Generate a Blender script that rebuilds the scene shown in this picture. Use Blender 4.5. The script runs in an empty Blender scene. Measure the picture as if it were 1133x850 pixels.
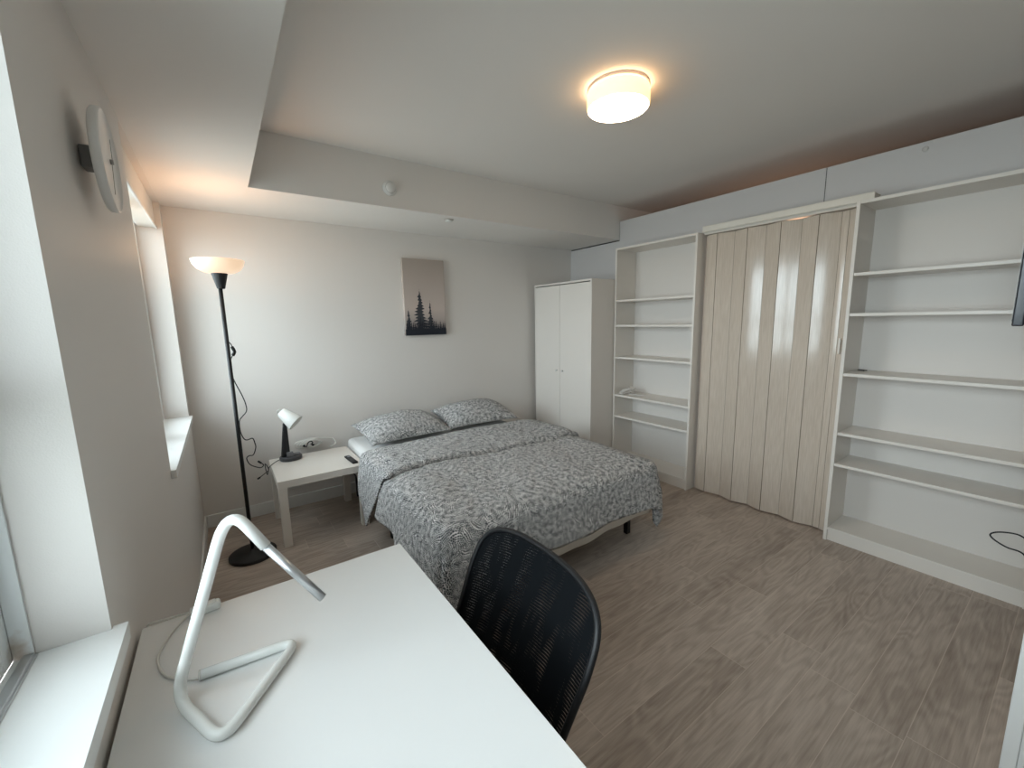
import bpy, bmesh, math, random
from mathutils import Vector, Matrix, noise

random.seed(7)
scn = bpy.context.scene
COL = scn.collection
PI = math.pi

# ---------------------------------------------------------------- camera
CAM = dict(loc=(0.2283, -3.5516, 1.4345), yaw=-0.6107, pitch=-0.1525, roll=-0.0197, f=455.55)
cy_, sy_ = math.cos(CAM['yaw']), math.sin(CAM['yaw'])
cp_, sp_ = math.cos(CAM['pitch']), math.sin(CAM['pitch'])
F_ = Vector((-sy_ * cp_, cy_ * cp_, sp_))
R0 = Vector((cy_, sy_, 0))
U0 = R0.cross(F_)
c_, s_ = math.cos(CAM['roll']), math.sin(CAM['roll'])
R_ = c_ * R0 + s_ * U0
U_ = -s_ * R0 + c_ * U0
cam_data = bpy.data.cameras.new('camera')
cam = bpy.data.objects.new('camera', cam_data)
COL.objects.link(cam)
M_ = Matrix((R_, U_, -F_)).transposed().to_4x4()
M_.translation = Vector(CAM['loc'])
cam.matrix_world = M_
cam_data.sensor_fit = 'HORIZONTAL'
cam_data.sensor_width = 36
cam_data.lens = CAM['f'] * 36 / 1133
cam_data.clip_start = 0.02
scn.camera = cam

# ---------------------------------------------------------------- world, lights, exposure
SKY_STRENGTH = 14.0
CEIL_RING = 2.3
CEIL_DISC = 14.0
FLOOR_LAMP_W = 2.4
ADDED_FILL_W = 2.8
scn.view_settings.view_transform = 'Standard'
scn.view_settings.look = 'None'
scn.view_settings.gamma = 1
scn.view_settings.use_curve_mapping = False
scn.view_settings.exposure = 0.07

w = bpy.data.worlds.new('World')
scn.world = w
w.use_nodes = True
nt = w.node_tree
nt.nodes.clear()
out = nt.nodes.new('ShaderNodeOutputWorld')
bg = nt.nodes.new('ShaderNodeBackground')
tc = nt.nodes.new('ShaderNodeTexCoord')
sep = nt.nodes.new('ShaderNodeSeparateXYZ')
ramp = nt.nodes.new('ShaderNodeValToRGB')
mp = nt.nodes.new('ShaderNodeMapRange')
mp.inputs[1].default_value = -1
mp.inputs[2].default_value = 1
nt.links.new(tc.outputs['Generated'], sep.inputs[0])
nt.links.new(sep.outputs[2], mp.inputs[0])
nt.links.new(mp.outputs[0], ramp.inputs[0])
ramp.color_ramp.elements[0].position = 0.40
ramp.color_ramp.elements[0].color = (0.42, 0.45, 0.45, 1)
ramp.color_ramp.elements[1].position = 0.54
ramp.color_ramp.elements[1].color = (0.875, 0.94, 1.0, 1)
nt.links.new(ramp.outputs[0], bg.inputs[0])
# overcast daylight: shaped to peak straight out, dimmed overhead and sideways to tame the near reveal
def wm(op, a, b_):
    nd = nt.nodes.new('ShaderNodeMath'); nd.operation = op
    for k_, v_ in enumerate((a, b_)):
        if isinstance(v_, (int, float)): nd.inputs[k_].default_value = v_
        else: nt.links.new(v_, nd.inputs[k_])
    return nd.outputs[0]
out_ = wm('MAXIMUM', wm('MULTIPLY', sep.outputs[0], -1.0), 0.0)
side = wm('ADD', 0.27, wm('MULTIPLY', wm('POWER', out_, 2.0), 0.73))
nt.links.new(wm('MULTIPLY', side, SKY_STRENGTH), bg.inputs[1])
nt.links.new(bg.outputs[0], out.inputs[0])


def portal(name, loc, sx, sz):
    l = bpy.data.lights.new(name, 'AREA')
    l.shape = 'RECTANGLE'
    l.size, l.size_y = sx, sz
    l.cycles.is_portal = True
    o = bpy.data.objects.new(name, l)
    COL.objects.link(o)
    o.location = loc
    o.rotation_euler = (0, -PI / 2, 0)
    return o


# ---------------------------------------------------------------- helpers
ORG = {}


def setp(o, label=None, cat=None, group=None, kind=None):
    if label: o['label'] = label
    if cat: o['category'] = cat
    if group: o['group'] = group
    if kind: o['kind'] = kind
    return o


def thing(name, loc, label, cat, group=None, rz=0):
    o = bpy.data.objects.new(name, None)
    o.empty_display_size = 0.1
    COL.objects.link(o)
    o.location = loc
    o.rotation_euler = (0, 0, rz)
    ORG[o.name] = Vector(loc)
    return setp(o, label, cat, group)


class MB:
    def __init__(s):
        s.bm = bmesh.new()
        s.uv = None

    def add(s, other):
        me = bpy.data.meshes.new('tmp')
        other.to_mesh(me)
        s.bm.from_mesh(me)
        bpy.data.meshes.remove(me)
        other.free()
        return s

    def box(s, a, b, bev=0.0, seg=2, rot=None, piv=None):
        bm = bmesh.new()
        a = Vector(a); b = Vector(b)
        bmesh.ops.create_cube(bm, size=1)
        d = b - a; c = (a + b) / 2
        for v in bm.verts:
            v.co = Vector((v.co.x * d.x, v.co.y * d.y, v.co.z * d.z)) + c
        if bev > 0:
            bmesh.ops.bevel(bm, geom=list(bm.edges), offset=bev, segments=seg, affect='EDGES', profile=0.5)
        if rot is not None:
            p = Vector(piv) if piv is not None else c
            for v in bm.verts:
                v.co = rot @ (v.co - p) + p
        return s.add(bm)

    def lathe(s, prof, center=(0, 0, 0), axis=None, seg=48, caps=True):
        # prof: list of (r, h); axis: rotation matrix
        bm = bmesh.new()
        rings = []
        for r, h in prof:
            if r < 1e-6:
                rings.append([bm.verts.new((0, 0, h))])
            else:
                rings.append([bm.verts.new((r * math.cos(2 * PI * i / seg), r * math.sin(2 * PI * i / seg), h)) for i in range(seg)])
        for A, B in zip(rings, rings[1:]):
            for i in range(seg):
                j = (i + 1) % seg
                if len(A) == 1 and len(B) == 1: continue
                if len(A) == 1: bm.faces.new((A[0], B[i], B[j]))
                elif len(B) == 1: bm.faces.new((A[i], A[j], B[0]))
                else: bm.faces.new((A[i], A[j], B[j], B[i]))
        if caps:
            if len(rings[0]) > 1: bm.faces.new(rings[0][::-1])
            if len(rings[-1]) > 1: bm.faces.new(rings[-1])
        R = axis if axis is not None else Matrix.Identity(3)
        c = Vector(center)
        for v in bm.verts: v.co = R @ v.co + c
        for f in bm.faces: f.smooth = True
        bmesh.ops.recalc_face_normals(bm, faces=list(bm.faces))
        return s.add(bm)

    def tube(s, pts, r, seg=10, smooth=6, closed=False, radii=None):
        P = [Vector(p) for p in pts]
        if smooth > 1: P = catmull(P, smooth, closed)
        n = len(P)
        bm = bmesh.new()
        rings = []
        up = None
        for i in range(n):
            if closed: t = P[(i + 1) % n] - P[i - 1]
            else: t = P[min(i + 1, n - 1)] - P[max(i - 1, 0)]
            if t.length < 1e-9: t = Vector((0, 0, 1))
            t.normalize()
            if up is None:
                up = t.orthogonal().normalized()
            up = (up - t * up.dot(t))
            if up.length < 1e-6: up = t.orthogonal()
            up.normalize()
            sd = t.cross(up)
            rr = r if radii is None else radii(i / (n - 1))
            rings.append([bm.verts.new(P[i] + (up * math.cos(2 * PI * k / seg) + sd * math.sin(2 * PI * k / seg)) * rr) for k in range(seg)])
        rng = range(n if closed else n - 1)
        for i in rng:
            A, B = rings[i], rings[(i + 1) % n]
            for k in range(seg):
                bm.faces.new((A[k], A[(k + 1) % seg], B[(k + 1) % seg], B[k]))
        if not closed:
            bm.faces.new(rings[0][::-1]); bm.faces.new(rings[-1])
        for f in bm.faces: f.smooth = True
        bmesh.ops.recalc_face_normals(bm, faces=list(bm.faces))
        return s.add(bm)

    def prism(s, poly, a, b, axis='z'):
        # poly 2D list, extruded from a to b along axis
        bm = bmesh.new()
        def mk(p, h):
            if axis == 'z': return (p[0], p[1], h)
            if axis == 'y': return (p[0], h, p[1])
            return (h, p[0], p[1])
        A = [bm.verts.new(mk(p, a)) for p in poly]
        B = [bm.verts.new(mk(p, b)) for p in poly]
        bm.faces.new(A[::-1]); bm.faces.new(B)
        n = len(poly)
        for i in range(n):
            bm.faces.new((A[i], A[(i + 1) % n], B[(i + 1) % n], B[i]))
        bmesh.ops.recalc_face_normals(bm, faces=list(bm.faces))
        return s.add(bm)

    def grid(s, fn, nu, nv, uvfn=None, smooth=True):
        # fn(u,v)->Vector, u,v in 0..1 ; writes straight to self.bm with uv
        if s.uv is None: s.uv = s.bm.loops.layers.uv.new('cloth')
        V = [[s.bm.verts.new(fn(i / nu, j / nv)) for j in range(nv + 1)] for i in range(nu + 1)]
        for i in range(nu):
            for j in range(nv):
                idx = ((i, j), (i + 1, j), (i + 1, j + 1), (i, j + 1))
                f = s.bm.faces.new([V[a][b] for a, b in idx])
                f.smooth = smooth
                if uvfn:
                    for lp, (a, b) in zip(f.loops, idx):
                        lp[s.uv].uv = uvfn(a / nu, b / nv)
        return V

    def build(s, name, mat, parent=None, local=False, label=None, origin=None):
        me = bpy.data.meshes.new(name)
        if parent is not None and not local:
            o0 = ORG[parent.name]
            bmesh.ops.translate(s.bm, verts=list(s.bm.verts), vec=-o0)
        elif origin is not None:
            bmesh.ops.translate(s.bm, verts=list(s.bm.verts), vec=-Vector(origin))
        s.bm.to_mesh(me); s.bm.free()
        me.materials.append(mat)
        o = bpy.data.objects.new(name, me)
        COL.objects.link(o)
        if parent is not None:
            o.parent = parent
            ORG[o.name] = ORG[parent.name]
        elif origin is not None:
            o.location = origin
            ORG[o.name] = Vector(origin)
        else:
            ORG[o.name] = Vector((0, 0, 0))
        if label: o['label'] = label
        return o


def catmull(P, k, closed=False):
    n = len(P); out = []
    segs = n if closed else n - 1
    for i in range(segs):
        if closed: p0, p1, p2, p3 = P[i - 1], P[i], P[(i + 1) % n], P[(i + 2) % n]
        else: p0, p1, p2, p3 = P[max(i - 1, 0)], P[i], P[i + 1], P[min(i + 2, n - 1)]
        for q in range(k):
            t = q / k
            out.append(0.5 * ((2 * p1) + (p2 - p0) * t + (2 * p0 - 5 * p1 + 4 * p2 - p3) * t * t + (3 * p1 - p0 - 3 * p2 + p3) * t ** 3))
    if not closed: out.append(P[-1].copy())
    return out


def fillet(P, r, k=8):
    # rounds the corners of a polyline with bends of length r
    P = [Vector(p) for p in P]
    out = [P[0]]
    for i in range(1, len(P) - 1):
        a, b, c = P[i - 1], P[i], P[i + 1]
        ri = r[i - 1] if isinstance(r, (list, tuple)) else r
        d1 = min(ri, (a - b).length * 0.49); d2 = min(ri, (c - b).length * 0.49)
        s0 = b + (a - b).normalized() * d1
        e0 = b + (c - b).normalized() * d2
        for q in range(k + 1):
            t = q / k
            out.append((1 - t) ** 2 * s0 + 2 * t * (1 - t) * b + t * t * e0)
    out.append(P[-1])
    return out


def axis_to(d):
    return Vector((0, 0, 1)).rotation_difference(Vector(d).normalized()).to_matrix()


# ---------------------------------------------------------------- materials
class NT:
    def __init__(s, name):
        s.m = bpy.data.materials.new(name)
        s.m.use_nodes = True
        s.t = s.m.node_tree
        s.t.nodes.clear()
        s.out = s.n('ShaderNodeOutputMaterial')

    def n(s, typ, **kw):
        nd = s.t.nodes.new(typ)
        for k, v in kw.items(): setattr(nd, k, v)
        return nd

    def l(s, a, b): s.t.links.new(a, b)

    def math(s, op, a, b=None, c=None):
        nd = s.n('ShaderNodeMath', operation=op)
        for i, v in enumerate((a, b, c)):
            if v is None: continue
            if isinstance(v, (int, float)): nd.inputs[i].default_value = v
            else: s.l(v, nd.inputs[i])
        return nd.outputs[0]


def srgb(r, g, b):
    f = lambda c: (c / 255 / 12.92) if c / 255 <= 0.04045 else ((c / 255 + 0.055) / 1.055) ** 2.4
    return (f(r), f(g), f(b), 1)


def simple(name, col, rough=0.5, bump=0.0, bscale=200, metallic=0.0, spec=0.5, var=0.03, vscale=3, coat=0):
    N = NT(name)
    p = N.n('ShaderNodeBsdfPrincipled')
    tcn = N.n('ShaderNodeTexCoord')
    nz = N.n('ShaderNodeTexNoise')
    nz.inputs['Scale'].default_value = vscale
    N.l(tcn.outputs['Object'], nz.inputs['Vector'])
    mr = N.n('ShaderNodeMapRange')
    mr.inputs[3].default_value = 1 - var; mr.inputs[4].default_value = 1 + var
    N.l(nz.outputs['Fac'], mr.inputs[0])
    mx = N.n('ShaderNodeVectorMath', operation='SCALE')
    mx.inputs[0].default_value = col[:3]
    N.l(mr.outputs[0], mx.inputs['Scale'])
    N.l(mx.outputs[0], p.inputs['Base Color'])
    p.inputs['Roughness'].default_value = rough
    p.inputs['Metallic'].default_value = metallic
    p.inputs['Specular IOR Level'].default_value = spec
    p.inputs['Coat Weight'].default_value = coat
    if bump > 0:
        b = N.n('ShaderNodeBump')
        b.inputs['Strength'].default_value = bump
        b.inputs['Distance'].default_value = 0.002
        n2 = N.n('ShaderNodeTexNoise'); n2.inputs['Scale'].default_value = bscale
        N.l(tcn.outputs['Object'], n2.inputs['Vector'])
        N.l(n2.outputs['Fac'], b.inputs['Height'])
        N.l(b.outputs[0], p.inputs['Normal'])
    N.l(p.outputs[0], N.out.inputs[0])
    return N.m


def mat_floor():
    N = NT('grey brown wood planks')
    tcn = N.n('ShaderNodeTexCoord')
    sp = N.n('ShaderNodeSeparateXYZ')
    N.l(tcn.outputs['Object'], sp.inputs[0])
    X, Y = sp.outputs[0], sp.outputs[1]
    Wp, Lp = 0.1515, 1.22
    yy = N.math('DIVIDE', N.math('ADD', Y, 3.323), Wp)
    row = N.math('FLOOR', yy)
    fy = N.math('FRACT', yy)
    wn = N.n('ShaderNodeTexWhiteNoise', noise_dimensions='1D')
    N.l(N.math('ADD', row, 0.5), wn.inputs['W'])
    off = N.math('MULTIPLY', wn.outputs['Value'], Lp)
    xx = N.math('DIVIDE', N.math('ADD', N.math('ADD', X, off), 20), Lp)
    colm = N.math('FLOOR', xx)
    fx = N.math('FRACT', xx)
    comb = N.n('ShaderNodeCombineXYZ')
    N.l(row, comb.inputs[0]); N.l(colm, comb.inputs[1])
    wn2 = N.n('ShaderNodeTexWhiteNoise', noise_dimensions='3D')
    N.l(comb.outputs[0], wn2.inputs['Vector'])
    # plank-local coordinates with a random shift
    shift = N.n('ShaderNodeVectorMath', operation='SCALE')
    N.l(wn2.outputs['Color'], shift.inputs[0]); shift.inputs['Scale'].default_value = 37
    addv = N.n('ShaderNodeVectorMath', operation='ADD')
    N.l(tcn.outputs['Object'], addv.inputs[0]); N.l(shift.outputs[0], addv.inputs[1])
    st = N.n('ShaderNodeMapping')
    st.inputs['Scale'].default_value = (1.6, 7.0, 1)
    N.l(addv.outputs[0], st.inputs['Vector'])
    big = N.n('ShaderNodeTexNoise'); big.inputs['Scale'].default_value = 1.1
    big.inputs['Detail'].default_value = 2
    N.l(st.outputs[0], big.inputs['Vector'])
    rings = N.math('SINE', N.math('MULTIPLY', big.outputs['Fac'], 62))
    st2 = N.n('ShaderNodeMapping')
    st2.inputs['Scale'].default_value = (5, 120, 1)
    N.l(addv.outputs[0], st2.inputs['Vector'])
    fine = N.n('ShaderNodeTexNoise'); fine.inputs['Scale'].default_value = 1
    fine.inputs['Detail'].default_value = 4; fine.inputs['Roughness'].default_value = 0.65
    N.l(st2.outputs[0], fine.inputs['Vector'])
    st3 = N.n('ShaderNodeMapping')
    st3.inputs['Scale'].default_value = (2.2, 9, 1)
    N.l(addv.outputs[0], st3.inputs['Vector'])
    blot = N.n('ShaderNodeTexNoise'); blot.inputs['Scale'].default_value = 1
    blot.inputs['Detail'].default_value = 3
    N.l(st3.outputs[0], blot.inputs['Vector'])
    v = N.math('MULTIPLY', N.math('SUBTRACT', fine.outputs['Fac'], 0.5), 0.65)
    v = N.math('ADD', v, N.math('MULTIPLY', rings, 0.07))
    v = N.math('ADD', v, N.math('MULTIPLY', N.math('SUBTRACT', blot.outputs['Fac'], 0.5), 0.5))
    v = N.math('ADD', v, N.math('MULTIPLY', N.math('SUBTRACT', wn2.outputs['Value'], 0.5), 0.16))
    v = N.math('ADD', v, 0.5)
    cr = N.n('ShaderNodeValToRGB')
    e = cr.color_ramp.elements
    e[0].position = 0.12; e[0].color = srgb(138, 123, 112)
    e[1].position = 0.92; e[1].color = srgb(212, 198, 186)
    m = e.new(0.5); m.color = srgb(177, 163, 151)
    N.l(v, cr.inputs[0])
    # seams
    gy = N.math('MINIMUM', fy, N.math('SUBTRACT', 1, fy))
    gx = N.math('MINIMUM', fx, N.math('SUBTRACT', 1, fx))
    sy = N.math('LESS_THAN', gy, 0.0085)
    sx = N.math('LESS_THAN', gx, 0.0012)
    seam = N.math('MAXIMUM', sy, sx)
    mix = N.n('ShaderNodeMix', data_type='RGBA')
    N.l(N.math('MULTIPLY', seam, 0.55), mix.inputs[0])
    N.l(cr.outputs[0], mix.inputs[6])
    mix.inputs[7].default_value = srgb(214, 199, 186)
    p = N.n('ShaderNodeBsdfPrincipled')
    N.l(mix.outputs[2], p.inputs['Base Color'])
    p.inputs['Roughness'].default_value = 0.42
    p.inputs['Specular IOR Level'].default_value = 0.35
    b = N.n('ShaderNodeBump'); b.inputs['Strength'].default_value = 0.25; b.inputs['Distance'].default_value = 0.001
    N.l(v, b.inputs['Height']); N.l(b.outputs[0], p.inputs['Normal'])
    N.l(p.outputs[0], N.out.inputs[0])
    return N.m


PITCH = 0.0078


def mat_duvet(name='dashed white and charcoal cotton'):
    N = NT(name)
    uv = N.n('ShaderNodeUVMap', uv_map='cloth')
    nz = N.n('ShaderNodeTexNoise'); nz.inputs['Scale'].default_value = 12
    N.l(uv.outputs[0], nz.inputs['Vector'])
    sc = N.n('ShaderNodeVectorMath', operation='SCALE'); sc.inputs['Scale'].default_value = 0.05
    N.l(nz.outputs['Color'], sc.inputs[0])
    ad = N.n('ShaderNodeVectorMath', operation='ADD')
    N.l(uv.outputs[0], ad.inputs[0]); N.l(sc.outputs[0], ad.inputs[1])
    vo = N.n('ShaderNodeTexVoronoi', voronoi_dimensions='2D')
    vo.inputs['Scale'].default_value = 22
    N.l(ad.outputs[0], vo.inputs['Vector'])
    sc_ = N.n('ShaderNodeSeparateColor'); N.l(vo.outputs['Color'], sc_.inputs[0])
    ang = N.math('MULTIPLY', sc_.outputs[0], PI)
    d = N.n('ShaderNodeVectorMath', operation='SUBTRACT')
    N.l(ad.outputs[0], d.inputs[0]); N.l(vo.outputs['Position'], d.inputs[1])
    s2 = N.n('ShaderNodeSeparateXYZ'); N.l(d.outputs[0], s2.inputs[0])
    ca, sa = N.math('COSINE', ang), N.math('SINE', ang)
    pu = N.math('ADD', N.math('MULTIPLY', s2.outputs[0], ca), N.math('MULTIPLY', s2.outputs[1], sa))
    pv = N.math('SUBTRACT', N.math('MULTIPLY', s2.outputs[1], ca), N.math('MULTIPLY', s2.outputs[0], sa))
    # rows bend like brush marks
    pv = N.math('ADD', pv, N.math('MULTIPLY', N.math('MULTIPLY', pu, pu), 9.0))
    rowp = N.math('DIVIDE', pv, PITCH)
    rowi = N.math('FLOOR', rowp)
    rowf = N.math('ABSOLUTE', N.math('SUBTRACT', N.math('FRACT', rowp), 0.5))
    ap = N.math('ADD', N.math('DIVIDE', pu, PITCH * 1.15), N.math('MULTIPLY', rowi, 0.47))
    af = N.math('ABSOLUTE', N.math('SUBTRACT', N.math('FRACT', ap), 0.5))
    n3 = N.n('ShaderNodeTexNoise'); n3.inputs['Scale'].default_value = 46; n3.inputs['Detail'].default_value = 3
    N.l(uv.outputs[0], n3.inputs['Vector'])
    mw = N.n('ShaderNodeMapRange'); mw.inputs[1].default_value = 0.36; mw.inputs[2].default_value = 0.64
    mw.inputs[3].default_value = 0.18; mw.inputs[4].default_value = 0.49
    N.l(n3.outputs['Fac'], mw.inputs[0])
    wid = mw.outputs[0]
    inside = N.math('MULTIPLY', N.math('LESS_THAN', rowf, wid), N.math('LESS_THAN', af, 0.40))
    mix = N.n('ShaderNodeMix', data_type='RGBA')
    N.l(inside, mix.inputs[0])
    mix.inputs[6].default_value = (0.82, 0.81, 0.80, 1)
    mix.inputs[7].default_value = (0.03, 0.036, 0.043, 1)
    p = N.n('ShaderNodeBsdfPrincipled')
    N.l(mix.outputs[2], p.inputs['Base Color'])
    p.inputs['Roughness'].default_value = 0.9
    p.inputs['Specular IOR Level'].default_value = 0.15
    N.l(p.outputs[0], N.out.inputs[0])
    return N.m


def mat_vinyl():
    N = NT('cream woodgrain vinyl')
    tcn = N.n('ShaderNodeTexCoord')
    mpg = N.n('ShaderNodeMapping'); mpg.inputs['Scale'].default_value = (150, 150, 9)
    N.l(tcn.outputs['Object'], mpg.inputs['Vector'])
    nz = N.n('ShaderNodeTexNoise'); nz.inputs['Scale'].default_value = 1
    nz.inputs['Detail'].default_value = 3
    N.l(mpg.outputs[0], nz.inputs['Vector'])
    cr = N.n('ShaderNodeValToRGB')
    cr.color_ramp.elements[0].position = 0.3; cr.color_ramp.elements[0].color = srgb(196, 182, 167)
    cr.color_ramp.elements[1].position = 0.7; cr.color_ramp.elements[1].color = srgb(210, 197, 184)
    N.l(nz.outputs['Fac'], cr.inputs[0])
    p = N.n('ShaderNodeBsdfPrincipled')
    N.l(cr.outputs[0], p.inputs['Base Color'])
    p.inputs['Roughness'].default_value = 0.14
    p.inputs['Specular IOR Level'].default_value = 0.6
    b = N.n('ShaderNodeBump'); b.inputs['Strength'].default_value = 0.05; b.inputs['Distance'].default_value = 0.0004
    N.l(nz.outputs['Fac'], b.inputs['Height']); N.l(b.outputs[0], p.inputs['Normal'])
    N.l(p.outputs[0], N.out.inputs[0])
    return N.m


def mat_glass():
    N = NT('window glass')
    tr = N.n('ShaderNodeBsdfTransparent'); tr.inputs[0].default_value = (0.93, 0.97, 0.97, 1)
    gl = N.n('ShaderNodeBsdfGlossy'); gl.inputs['Roughness'].default_value = 0.02
    mx = N.n('ShaderNodeMixShader')
    lw = N.n('ShaderNodeLayerWeight'); lw.inputs[0].default_value = 0.5
    N.l(N.math('ADD', 0.06, N.math('MULTIPLY', N.math('POWER', lw.outputs['Facing'], 2.0), 0.85)), mx.inputs[0])
    N.l(tr.outputs[0], mx.inputs[1]); N.l(gl.outputs[0], mx.inputs[2])
    N.l(mx.outputs[0], N.out.inputs[0])
    return N.m


def mat_mesh():
    N = NT('black open mesh fabric')
    tcn = N.n('ShaderNodeTexCoord')
    sp = N.n('ShaderNodeSeparateXYZ'); N.l(tcn.outputs['Object'], sp.inputs[0])
    a = N.math('FRACT', N.math('DIVIDE', N.math('ADD', sp.outputs[2], N.math('MULTIPLY', sp.outputs[1], 0.12)), 0.0068))
    mpp = N.n('ShaderNodeMapping'); mpp.inputs['Scale'].default_value = (1, 22, 7)
    N.l(tcn.outputs['Object'], mpp.inputs[0])
    nz = N.n('ShaderNodeTexNoise'); nz.inputs['Scale'].default_value = 1; N.l(mpp.outputs[0], nz.inputs['Vector'])
    wd = N.n('ShaderNodeMapRange'); wd.inputs[1].default_value = 0.48; wd.inputs[2].default_value = 0.68
    wd.inputs[3].default_value = 0.0; wd.inputs[4].default_value = 0.42
    N.l(nz.outputs['Fac'], wd.inputs[0])
    hole = N.math('MULTIPLY', N.math('LESS_THAN', a, wd.outputs[0]), 0.38)
    p = N.n('ShaderNodeBsdfPrincipled')
    p.inputs['Base Color'].default_value = (0.0032, 0.0045, 0.006, 1)
    p.inputs['Roughness'].default_value = 0.7
    p.inputs['Specular IOR Level'].default_value = 0.12
    tr = N.n('ShaderNodeBsdfTransparent')
    mx = N.n('ShaderNodeMixShader')
    N.l(hole, mx.inputs[0]); N.l(p.outputs[0], mx.inputs[1]); N.l(tr.outputs[0], mx.inputs[2])
    N.l(mx.outputs[0], N.out.inputs[0])
    return N.m


def mat_emit(name, col, strength, base=(0.9, 0.85, 0.75)):
    N = NT(name)
    p = N.n('ShaderNodeBsdfPrincipled')
    p.inputs['Base Color'].default_value = (*base, 1)
    p.inputs['Emission Color'].default_value = (*col, 1)
    p.inputs['Emission Strength'].default_value = strength
    p.inputs['Roughness'].default_value = 0.3
    N.l(p.outputs[0], N.out.inputs[0])
    return N.m


def mat_canvas():
    # misty sky print: pale at the top, slightly darker grey haze nearer the trees (this is the print itself)
    N = NT('misty sky canvas print')
    tcn = N.n('ShaderNodeTexCoord')
    sp = N.n('ShaderNodeSeparateXYZ'); N.l(tcn.outputs['Object'], sp.inputs[0])
    mr = N.n('ShaderNodeMapRange'); mr.inputs[1].default_value = 0; mr.inputs[2].default_value = 0.66
    N.l(sp.outputs[2], mr.inputs[0])
    cr = N.n('ShaderNodeValToRGB')
    e = cr.color_ramp.elements
    e[0].position = 0.0; e[0].color = srgb(132, 126, 124)
    e[1].position = 1.0; e[1].color = srgb(172, 160, 150)
    m = e.new(0.35); m.color = srgb(198, 184, 176)
    N.l(mr.outputs[0], cr.inputs[0])
    p = N.n('ShaderNodeBsdfPrincipled'); p.inputs['Roughness'].default_value = 0.8
    N.l(cr.outputs[0], p.inputs['Base Color'])
    N.l(p.outputs[0], N.out.inputs[0])
    return N.m


def mat_stain_sill():
    # painted frame with a brown rust mark that has its own shape at the sill corner
    N = NT('white frame with rust mark')
    tcn = N.n('ShaderNodeTexCoord')
    vm = N.n('ShaderNodeVectorMath', operation='SUBTRACT')
    N.l(tcn.outputs['Object'], vm.inputs[0]); vm.inputs[1].default_value = (0.008, 0.7125, 0.0)
    mp_ = N.n('ShaderNodeMapping'); mp_.inputs['Scale'].default_value = (44, 26, 14)
    N.l(vm.outputs[0], mp_.inputs[0])
    ln = N.n('ShaderNodeVectorMath', operation='LENGTH'); N.l(mp_.outputs[0], ln.inputs[0])
    nz = N.n('ShaderNodeTexNoise'); nz.inputs['Scale'].default_value = 60
    N.l(tcn.outputs['Object'], nz.inputs['Vector'])
    d = N.math('ADD', ln.outputs['Value'], N.math('MULTIPLY', nz.outputs['Fac'], 0.9))
    mr = N.n('ShaderNodeMapRange'); mr.inputs[1].default_value = 0.5; mr.inputs[2].default_value = 1.25
    mr.inputs[3].default_value = 0.75; mr.inputs[4].default_value = 0
    N.l(d, mr.inputs[0])
    mix = N.n('ShaderNodeMix', data_type='RGBA')
    N.l(mr.outputs[0], mix.inputs[0])
    mix.inputs[6].default_value = (0.74, 0.76, 0.76, 1)
    mix.inputs[7].default_value = srgb(150, 112, 60)
    p = N.n('ShaderNodeBsdfPrincipled'); p.inputs['Roughness'].default_value = 0.4
    N.l(mix.outputs[2], p.inputs['Base Color'])
    N.l(p.outputs[0], N.out.inputs[0])
    return N.m


WALL = simple('white wall paint', (0.76, 0.725, 0.69), 0.55, 0.15, 350, var=0.01)
CEILM = simple('flat ceiling paint', (0.83, 0.80, 0.765), 0.8, 0.1, 250, var=0.012)
PANEL = simple('pale grey partition board', (0.61, 0.595, 0.595), 0.45, var=0.01)
TRIMW = simple('white gloss trim', (0.80, 0.80, 0.78), 0.3, var=0.01)
SILLM = simple('white painted sill', (0.86, 0.87, 0.86), 0.35, 0.1, 60, var=0.02, vscale=9)
WHITE = simple('white furniture foil', (0.76, 0.715, 0.66), 0.32, var=0.012)
WARD = simple('white wardrobe foil', (0.76, 0.715, 0.665), 0.3, var=0.01)
DESKM = simple('glossy white desk lacquer', (0.85, 0.85, 0.84), 0.2, 0.03, 30, var=0.02, vscale=5, coat=0.2)
BACKB = simple('white back board', (0.71, 0.67, 0.63), 0.5, var=0.01)
BLACKM = simple('black powder coated metal', (0.007, 0.007, 0.008), 0.5, var=0.05)
BLACKP = simple('black plastic', (0.006, 0.0065, 0.008), 0.5, var=0.05)
DARKG = simple('dark grey plastic', (0.05, 0.05, 0.055), 0.35, var=0.05)
SHEET = simple('white cotton sheet', (0.80, 0.80, 0.79), 0.9, 0.4, 60, var=0.02)
LINING = simple('white duvet lining', (0.72, 0.69, 0.63), 0.9, 0.3, 50, var=0.02)
LAMPW = simple('white lamp enamel', (0.82, 0.83, 0.80), 0.25, var=0.01)
CORDW = simple('white cable rubber', (0.75, 0.74, 0.70), 0.45, var=0.02)
CHROME = simple('brushed steel', (0.6, 0.6, 0.6), 0.3, metallic=0.9)
ALU = simple('silver aluminium', (0.62, 0.63, 0.64), 0.28, metallic=0.8)
GREYB = simple('grey button rubber', (0.35, 0.35, 0.36), 0.6)
SCREEN = simple('black glossy screen', (0.008, 0.009, 0.012), 0.08, spec=0.7)
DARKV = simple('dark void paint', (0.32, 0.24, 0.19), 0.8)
JOINT = simple('dark joint shadow gap', (0.03, 0.03, 0.03), 0.9)
INKT = simple('charcoal tree ink', srgb(58, 60, 66), 0.85)
INKD = simple('dark blue black tree ink', srgb(30, 34, 44), 0.85)
HANDS = simple('grey clock hand', (0.35, 0.33, 0.31), 0.4)
CLOCKM = simple('white clock plastic', (0.80, 0.78, 0.75), 0.35)
FLOORM = mat_floor()
DUVETM = mat_duvet()
VINYL = mat_vinyl()
GLASS = mat_glass()
MESHM = mat_mesh()
FRAMEW = mat_stain_sill()
ART = mat_canvas()

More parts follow.
